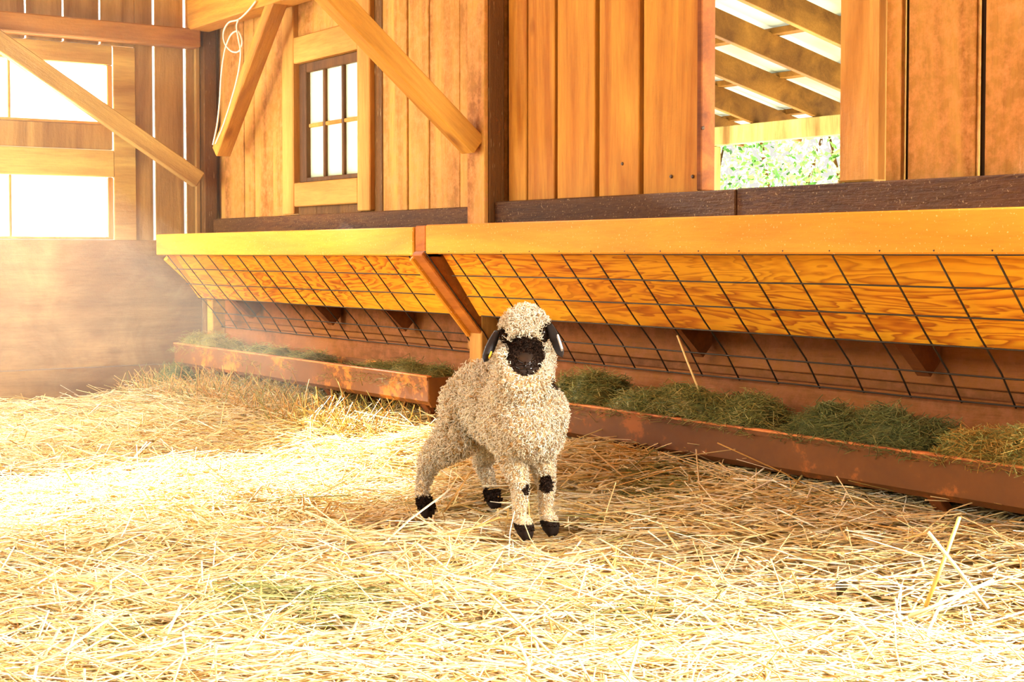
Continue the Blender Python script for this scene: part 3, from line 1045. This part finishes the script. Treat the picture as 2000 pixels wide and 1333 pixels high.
def build_lamb():
    lamb = root('lamb', 'woolly white lamb with a black face standing on the straw, looking at us', 'lamb', (-2.95, 2.0, 0))
    parts = []   # (p0, r0, p1, r1)

    def chain(*pr):
        for (p, r), (q, s) in zip(pr[:-1], pr[1:]):
            parts.append((Vector(p), r, Vector(q), s))
    # trunk: deep chest, flat back, tucked belly
    chain(((-3.045, 2.026, .330), .072), ((-3.01, 2.020, .324), .079), ((-2.95, 2.008, .308), .086), ((-2.865, 1.995, .298), .090), ((-2.805, 1.980, .288), .086), ((-2.775, 1.966, .272), .070))
    chain(((-2.800, 2.008, .300), .080), ((-2.800, 2.004, .258), .075))
    chain(((-2.83, 1.985, .33), .078), ((-2.79, 1.968, .375), .068), (hp(0, -0.055, -0.045), .056), (hp(0, -0.01, -0.02), .050))
    # fore legs
    for (fx, fy, ey) in ((-2.776, 1.960, 1.945), (-2.779, 2.036, 2.030)):
        chain(((-2.825, ey, .275), .050), ((-2.805, ey + .003, .205), .031), ((-2.785, fy, .126), .0185), ((-2.787, fy, .110), .0185), ((-2.790, fy, .066), .0150), ((-2.780, fy, .044), .0170))
    # hind legs: knee forward at the belly, hock back, upright shank
    for (hx, hy, kx, ky, tx) in ((-3.135, 1.913, -3.152, 1.928, -3.040), (-3.150, 2.128, -3.178, 2.112, -3.060)):
        s = 0.35 * hy + 0.65 * 2.025
        chain(((-3.050, s, .312), .058), ((tx, ky + (0.022 if ky < 2 else -0.02), .225), .046), ((kx + .020, ky, .160), .025), ((kx, ky, .132), .0190), ((hx - .018, hy, .080), .0150), ((hx - .006, hy, .046), .0170))
    # tail
    chain(((-3.095, 2.02, .350), .024), ((-3.130, 2.018, .30), .021), ((-3.138, 2.012, .20), .013))
    # skull, cheeks, muzzle
    chain((hp(0, .000, -.020), .048), (hp(0, -.004, .010), .046), (hp(0, -.020, .040), .042), (hp(0.001, -.040, .062), .036), (hp(0.001, -.054, .074), .029))
    for s in (-1, 1):
        chain((hp(s * .018, -.006, .0), .038), (hp(s * .016, -.034, .045), .031), (hp(s * .008, -.050, .070), .024))
    bm = bmesh.new()
    for p, r, q, s in parts:
        L = (q - p).length
        n = max(2, int(L / (0.35 * min(r, s))) + 1)
        for i in range(n + 1):
            a = i / n
            bmesh.ops.create_icosphere(bm, subdivisions=2, radius=r + (s - r) * a, matrix=Matrix.Translation(p + (q - p) * a))
    # cloven hooves, two toes each
    for (fx, fy) in ((-2.768, 1.960), (-2.771, 2.036), (-3.130, 1.913), (-3.146, 2.128)):
        for sgn in (-1, 1):
            g = bmesh.ops.create_icosphere(bm, subdivisions=2, radius=1.0)
            for v in g['verts']:
                c = v.co
                v.co = Vector((fx + c.x * .023, fy + sgn * .0085 + c.y * .0105, .040 + c.z * .026 - (0.010 if c.x > 0.3 else 0)))
    me0 = bpy.data.meshes.new('lamb_raw')
    bm.to_mesh(me0)
    bm.free()
    tmp = bpy.data.objects.new('lamb_raw', me0)
    COL.objects.link(tmp)
    md = tmp.modifiers.new('r', 'REMESH')
    md.mode = 'VOXEL'
    md.voxel_size = 0.0045
    sm = tmp.modifiers.new('s', 'SMOOTH')
    sm.factor = 0.5
    sm.iterations = 5
    dg = bpy.context.evaluated_depsgraph_get()
    me = bpy.data.meshes.new_from_object(tmp.evaluated_get(dg))
    me.name = 'body'
    bpy.data.objects.remove(tmp)
    nv = len(me.vertices)
    co = np.empty(nv * 3)
    me.vertices.foreach_get('co', co)
    co = co.reshape(-1, 3)

    # --- markings ----------------------------------------------------
    def rel(P):
        d = P - np.array(HC)
        return d @ np.array(E1), d @ np.array(E2), d @ np.array(E3)

    spots = [(onX(1068, 947, -2.765), .023), (onX(1031, 957, -2.765), .014)]

    def blackness(P):
        a, b, c = rel(P)
        k = np.zeros(len(P))
        face = ((a / .043) ** 2 + ((b + .057) / .044) ** 2 < 1.0) & (c > 0.012)
        k[face] = 1
        for aa, bb, r in ((-.046, -.018, .0175), (.044, -.010, .0190)):          # eye patches
            k[((a - aa) ** 2 + ((b - bb) * 0.8) ** 2 < r ** 2) & (c > -.03)] = 1
        for p, r in spots:
            k[np.sum((P - np.array(p)) ** 2, 1) < r * r] = 1
        low = P[:, 2] < 0.048
        low |= (P[:, 0] < -3.0) & (P[:, 2] < 0.066)
        k[low] = 1
        # dark fleck low on the left of the neck
        k[(((a - .071) / .017) ** 2 + ((b + .124) / .020) ** 2 < 1) & (c > -.14)] = 0.62
        return k

    WHITE = np.array(lin(254, 244, 218)[:3])
    BLACK = np.array(lin(38, 27, 20)[:3])
    kb = blackness(co)[:, None]
    at = me.color_attributes.new('tint', 'FLOAT_COLOR', 'POINT')
    c4 = np.ones((nv, 4), dtype=np.float32)
    c4[:, :3] = np.array(lin(226, 196, 148)[:3]) * (1 - kb) + BLACK * kb
    at.data.foreach_set('color', c4.ravel())
    for p in me.polygons:
        p.use_smooth = True
    body = link_mesh('body', me, M['lamb'], lamb, (0, 0, 0))
    bvh = BVHTree.FromPolygons([Vector(v) for v in co], [tuple(p.vertices) for p in me.polygons])
    EYES = ((988, 658), (1059, 651))

    def on_face(x, y):
        return np.array(bvh.ray_cast(CAMP, ray(x, y).normalized())[0])


    # --- fleece: thousands of little curls rooted on the skin ----------
    me.calc_loop_triangles()
    nt_ = len(me.loop_triangles)
    tri = np.empty(nt_ * 3, dtype=np.int32)
    me.loop_triangles.foreach_get('vertices', tri)
    tri = tri.reshape(-1, 3)
    A, B, C = co[tri[:, 0]], co[tri[:, 1]], co[tri[:, 2]]
    nr = np.cross(B - A, C - A)
    ar = np.linalg.norm(nr, axis=1) / 2
    nr /= (2 * ar[:, None] + 1e-12)
    n = 34000
    tp = (A + B + C) / 3
    a, b, c = rel(tp)
    wgt = ar.copy()
    legz = tp[:, 2] < 0.17
    wgt[legz] *= 1.5
    headz = (np.abs(a) < .075) & (b > -.09) & (np.abs(c) < .12)
    wgt[headz] *= 2.4
    k = rng.choice(nt_, n, p=wgt / wgt.sum())
    u, v = rng.uniform(0, 1, (2, n))
    f = u + v > 1
    u[f], v[f] = 1 - u[f], 1 - v[f]
    P = A[k] + (B[k] - A[k]) * u[:, None] + (C[k] - A[k]) * v[:, None]
    nn = nr[k]
    blk = blackness(P)
    a, b, c = rel(P)
    L = rng.uniform(.013, .024, n)
    t_ = np.clip((P[:, 2] - .09) / .14, 0, 1)
    L *= 0.34 + 0.66 * t_
    crown = (b > .0) & (np.abs(a) < .08) & (np.abs(c) < .10)
    L[crown] *= 0.85
    face = (blk > .9) & (b < .02) & (c > -.02) & (b > -.12)
    L[face] = rng.uniform(.006, .010, face.sum())
    L[(P[:, 2] < .05)] *= 0.8
    keep = ~((P[:, 2] < .034))
    nc = on_face(1026, 699)
    nose = (np.sum((P - nc) ** 2, 1) < .0195 ** 2)
    mc = [on_face(x, y) for x, y in ((1010, 719), (1018, 721), (1026, 721), (1034, 721), (1042, 719))]
    for q_ in mc:
        nose |= np.sum((P - q_) ** 2, 1) < .0065 ** 2
    keep &= ~nose
    for ex in EYES:
        e_ = np.array(bvh.ray_cast(CAMP, ray(*ex).normalized())[0])
        keep &= np.sum((P - e_) ** 2, 1) > .0095 ** 2
    chin = (b < -.07) & (c > .05)
    L[chin] *= 0.6
    P, nn, blk, L, face, crown = P[keep], nn[keep], blk[keep], L[keep], face[keep], crown[keep]
    n = len(P)
    droop = np.where(P[:, 2] < .40, .55, .15)
    d = nn + rng.normal(0, .50, (n, 3))
    d[:, 2] -= droop
    d /= np.linalg.norm(d, axis=1, keepdims=True)
    ref = rng.normal(0, 1, (n, 3))
    e1 = np.cross(d, ref)
    e1 /= np.linalg.norm(e1, axis=1, keepdims=True)
    e2 = np.cross(d, e1)
    K = 6
    s = np.linspace(0, 1, K)[None, :]
    ph = rng.uniform(0, 6.28, (n, 1))
    turns = rng.uniform(4.5, 8.0, (n, 1))
    rc = L[:, None] * rng.uniform(.15, .30, (n, 1)) * np.minimum(1, s * 2.5)
    cen = (P[:, None, :] + d[:, None, :] * (s * L[:, None])[..., None]
           + e1[:, None, :] * (rc * np.cos(ph + turns * s))[..., None] + e2[:, None, :] * (rc * np.sin(ph + turns * s))[..., None])
    cen[:, 0] = P - nn * .002
    rad = np.repeat(np.where(face, .0013, .0017)[:, None], K, 1) * np.linspace(1.1, .45, K)[None, :] * rng.uniform(.8, 1.25, (n, 1))
    vv, q = tube_arrays(cen, rad, 3)
    tone = rng.uniform(.86, 1.06, (n, 1))
    wcol = WHITE * tone
    tan = rng.uniform(0, 1, n) < .10
    wcol[tan] = np.array(lin(224, 188, 128)[:3]) * tone[tan]
    isb = (blk > rng.uniform(0, .9, n))[:, None]
    colr = np.where(isb, BLACK * rng.uniform(.5, 3.2, (n, 1)), wcol)
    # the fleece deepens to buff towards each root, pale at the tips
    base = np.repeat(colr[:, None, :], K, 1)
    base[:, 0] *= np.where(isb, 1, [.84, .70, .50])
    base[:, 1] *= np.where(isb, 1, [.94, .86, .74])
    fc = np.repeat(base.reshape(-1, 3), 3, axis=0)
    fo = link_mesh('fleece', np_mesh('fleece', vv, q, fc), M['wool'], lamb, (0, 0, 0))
    fo['kind'] = 'stuff'
    fo['label'] = 'curly cream wool, black on the face and at the feet'

    # --- ears ---------------------------------------------------------
    def ear(base, tip, out, width):
        base, tip = Vector(base), Vector(tip)
        ax = tip - base
        ln = ax.length
        ax.normalize()
        sd = (E3 * 0.35 + Vector(out)).normalized()
        sd = (sd - ax * sd.dot(ax)).normalized()
        th = ax.cross(sd)
        R, S = 12, 10
        vs, fs = [], []
        for i in range(R + 1):
            s = i / R
            w = width * (0.55 + 0.75 * math.sin(math.pi * min(1.0, s * 0.8 + 0.10))) * 0.62 * (1.0 if s < .8 else math.sqrt(max(0.0, 1 - ((s - .8) / .2) ** 2)) * .98 + .02)
            for j in range(S):
                an = 2 * math.pi * j / S
                cu = .006 * math.cos(an) ** 2 * (1 - s * .5)
                p = base + ax * (s * ln) + sd * (w * math.cos(an) * .5) + th * (.0052 * math.sin(an) * (1.1 - .4 * s) + cu - .003)
                vs.append(tuple(p))
        for i in range(R):
            for j in range(S):
                fs.append((i * S + j, i * S + (j + 1) % S, (i + 1) * S + (j + 1) % S, (i + 1) * S + j))
        fs.append(tuple(range(S)))
        fs.append(tuple(reversed(range(R * S, R * S + S))))
        c = (base + tip) / 2
        m2 = bpy.data.meshes.new('ear')
        m2.from_pydata([tuple(Vector(x) - c) for x in vs], [], fs)
        for p in m2.polygons:
            p.use_smooth = True
        o = link_mesh('ear', m2, M['black_skin'], lamb, c)
        o['label'] = 'black drooping ear'
        return o, sd, th, ax

    eb = atd(972, 648, 3.500)
    et = atd(945, 708, 3.470)
    e_r, sd, th, ax = ear(eb, et, -E1, .031)
    pa, pb = atd(960, 688, 3.466), atd(955, 700, 3.460)
    bar('ear_tag', pa, pb, .004, .012, E1, M['tag_yellow'], e_r, .0008)['label'] = 'yellow ear tag'
    eb = atd(1074, 636, 3.500)
    et = atd(1098, 698, 3.465)
    e_l, sd, th, ax = ear(eb, et, E1, .031)
    pa, pb = atd(1089, 656, 3.476), atd(1098, 684, 3.460)
    bar('ear_tag', pa, pb, .0042, .016, E1, M['tag_white'], e_l, .0008)['label'] = 'white ear tag'

    # --- eyes, nose, mouth: seated on the skin of the face ---------------
    def on_skin(x, y, lift=0.0):
        h, nrm, _, _ = bvh.ray_cast(CAMP, ray(x, y).normalized())
        return (h + nrm * lift) if h is not None else atd(x, y, 3.45)

    for (x, y) in EYES:
        bm = bmesh.new()
        bmesh.ops.create_uvsphere(bm, u_segments=14, v_segments=10, radius=.0085)
        m2 = bpy.data.meshes.new('eye')
        bm.to_mesh(m2)
        bm.free()
        for p in m2.polygons:
            p.use_smooth = True
        link_mesh('eye', m2, M['eye'], lamb, on_skin(x, y, .0015))
    # bare nose pad, narrow above and broad over the nostrils
    RW, CN = 11, 9
    vs, fs = [], []
    for r in range(RW):
        v = r / (RW - 1)
        w = 5 + 15 * math.sin(min(1.0, v / .72) * math.pi / 2) - (11 * max(0, v - .72) / .28)
        for c_ in range(CN):
            u = 2 * c_ / (CN - 1) - 1
            dome = .0010 + .0034 * (1 - u * u) * math.sin(math.pi * (0.08 + 0.84 * v))
            vs.append(on_skin(1026 + u * w, 683 + 31 * v, dome))
    for r in range(RW - 1):
        for c_ in range(CN - 1):
            a_ = r * CN + c_
            fs.append((a_, a_ + 1, a_ + CN + 1, a_ + CN))
    cen_ = sum(vs, Vector()) / len(vs)
    m2 = bpy.data.meshes.new('nose')
    m2.from_pydata([tuple(x - cen_) for x in vs], [], fs)
    for p in m2.polygons:
        p.use_smooth = True
    nose = link_mesh('nose', m2, M['nose_skin'], lamb, cen_)
    nose['label'] = 'smooth dark brown nose'
    for sg in (-1, 1):
        pts_ = [on_skin(1026 + sg * px, py, .0034) for px, py in ((5, 711), (10, 709), (14, 705), (15, 700))]
        tube_obj('nostril', spline(pts_, 4), .0019, M['eye'], nose, 6)
    tube_obj('nose_cleft', [on_skin(1026, y, .0030) for y in (709, 714, 719)], .0012, M['eye'], nose, 6)
    pts_ = [on_skin(x, y, .0010) for x, y in ((1007, 717), (1016, 721), (1026, 721), (1036, 721), (1045, 717))]
    tube_obj('mouth', spline(pts_, 4), .0021, M['eye'], lamb, 6)


build_lamb()

# dust hanging in the light by the left wall
hz = bpy.data.materials.new('dusty_haze')
hz.use_nodes = True
hz.node_tree.nodes.clear()
ho = hz.node_tree.nodes.new('ShaderNodeOutputMaterial')
hv = hz.node_tree.nodes.new('ShaderNodeVolumeScatter')
hv.inputs['Color'].default_value = (1.0, 0.88, 0.70, 1)
hv.inputs['Density'].default_value = 0.042
hv.inputs['Anisotropy'].default_value = 0.3
hz.node_tree.links.new(hv.outputs[0], ho.inputs['Volume'])
h = box('haze', (-6.60, -1.0, 0.10), (-4.60, 2.44, 1.62), hz, None, 0)
thing(h, 'sunlit dusty haze hanging before the left wall', 'haze', kind='stuff')

# ------------------------------------------------------------------ outside: lean-to roof and greenery
lt = root('lean_to_roof', 'open lean-to roof of brown rafters and pale ribbed sheets beyond the right opening', 'roof', (-6, 7.5, 0))
SL, YH = 0.237, 7.5


def rz(y): return 1.625 + SL * (YH - y)      # underside of the rafters


for k in range(-3, 12):
    x = -7.73 + 0.61 * k
    bar('rafter', (x, 2.96, rz(2.96) + 0.08), (x, 8.0, rz(8.0) + 0.08), 0.042, 0.16, (1, 0, 0), M['out_rafter'], lt, 0.003)
for k in range(8):
    y = 3.1 + 0.68 * k
    z = rz(y) + 0.16 + 0.022
    box('purlin', (-9.6, y - 0.045, z - 0.02), (-1.0, y + 0.045, z + 0.02), M['out_rafter'], lt, 0.003)
o = box('header', (-9.6, 7.48, 1.485), (-1.0, 7.56, 1.622), M['out_beam'], lt, 0.004)
for x in (-8.21, -2.4):
    box('post', (x - 0.06, 7.48, -0.1), (x + 0.06, 7.58, 1.482), M['out_beam'], lt, 0.004)
# ribbed roof sheets
for k in range(9):
    x0 = -9.6 + 0.96 * k
    m_ = 33
    xx = np.linspace(0, 0.985, m_)
    zz = 0.012 * np.clip(np.cos(xx / 0.985 * 2 * math.pi * 6) * 2 - 0.8, 0, 1)
    vs = []
    for y in (2.93, 8.15):
        for a_, b_ in zip(xx, zz):
            vs.append((x0 + a_, y, rz(y) + 0.207 + b_ + 0.004 * (k % 2)))
    fs = np.array([[i, i + 1, m_ + i + 1, m_ + i] for i in range(m_ - 1)])
    me = np_mesh('roof_sheet', np.array(vs) - np.array([x0, 5.5, 2.0]), fs, None, False)
    o = link_mesh('roof_sheet', me, M['roof'], lt, (x0, 5.5, 2.0))


def shrub(x, y, h, r, n, cols, label):
    t = root('tall_shrub', label, 'shrub', (x, y, -0.05), 'greenery beyond the lean-to')
    th = rng.uniform(0, 6.28, n)
    cz = rng.uniform(-1, 1, n)
    rr = rng.uniform(0.45, 1.0, n) ** 0.5
    lump = 1 + 0.25 * np.sin(th * 3 + cz * 4 + x) + 0.15 * np.sin(th * 7 - cz * 6)
    sx = np.sqrt(1 - cz ** 2) * rr * lump
    P = np.stack([sx * np.cos(th) * r, sx * np.sin(th) * r, h * (0.55 + 0.45 * cz * rr)], -1)
    sz = rng.uniform(0.025, 0.06, n)
    d1 = rng.normal(0, 1, (n, 3))
    d1 /= np.linalg.norm(d1, axis=1, keepdims=True)
    d2 = np.cross(d1, rng.normal(0, 1, (n, 3)))
    d2 /= np.linalg.norm(d2, axis=1, keepdims=True)
    V = np.stack([P - d1 * sz[:, None], P - d2 * sz[:, None] * .45, P + d1 * sz[:, None], P + d2 * sz[:, None] * .45], 1).reshape(-1, 3)
    Fq = np.arange(n * 4).reshape(-1, 4)
    c = np.repeat(pick(cols, n), 4, axis=0)
    o = link_mesh('foliage', np_mesh('foliage', V, Fq, c, False), M['foliage'], t, t.location)
    o['kind'] = 'stuff'
    for k in range(3):
        a = k * 2.1 + x
        tube_obj('stem', [(x + .05 * math.cos(a), y + .05 * math.sin(a), -.05), (x + .2 * r * math.cos(a), y + .2 * r * math.sin(a), h * .4), (x + .45 * r * math.cos(a), y + .45 * r * math.sin(a), h * .75)],
                 [.05, .035, .015], M['dark_post'], t, 6)


GR = [(96, 140, 62), (130, 164, 92), (66, 112, 48), (170, 190, 130), (52, 88, 40)]
GP = [(168, 190, 130), (196, 206, 164), (120, 156, 92), (96, 136, 70)]
shrub(-12.9, 11.6, 2.6, 1.2, 2400, GR, 'green leafy shrub at the left of the right opening')
shrub(-11.4, 12.8, 3.2, 1.3, 2400, GP, 'pale sunlit shrub in the middle of the right opening')
shrub(-9.6, 11.2, 2.7, 1.2, 2400, GR[:4], 'light green shrub at the right edge of the right opening')
shrub(-13.9, 14.0, 3.6, 1.5, 2200, GP, 'pale shrub standing behind the green leafy one')
shrub(-18.8, 10.0, 4.6, 1.8, 2200, GP, 'hazy pale shrub seen through the paned window')
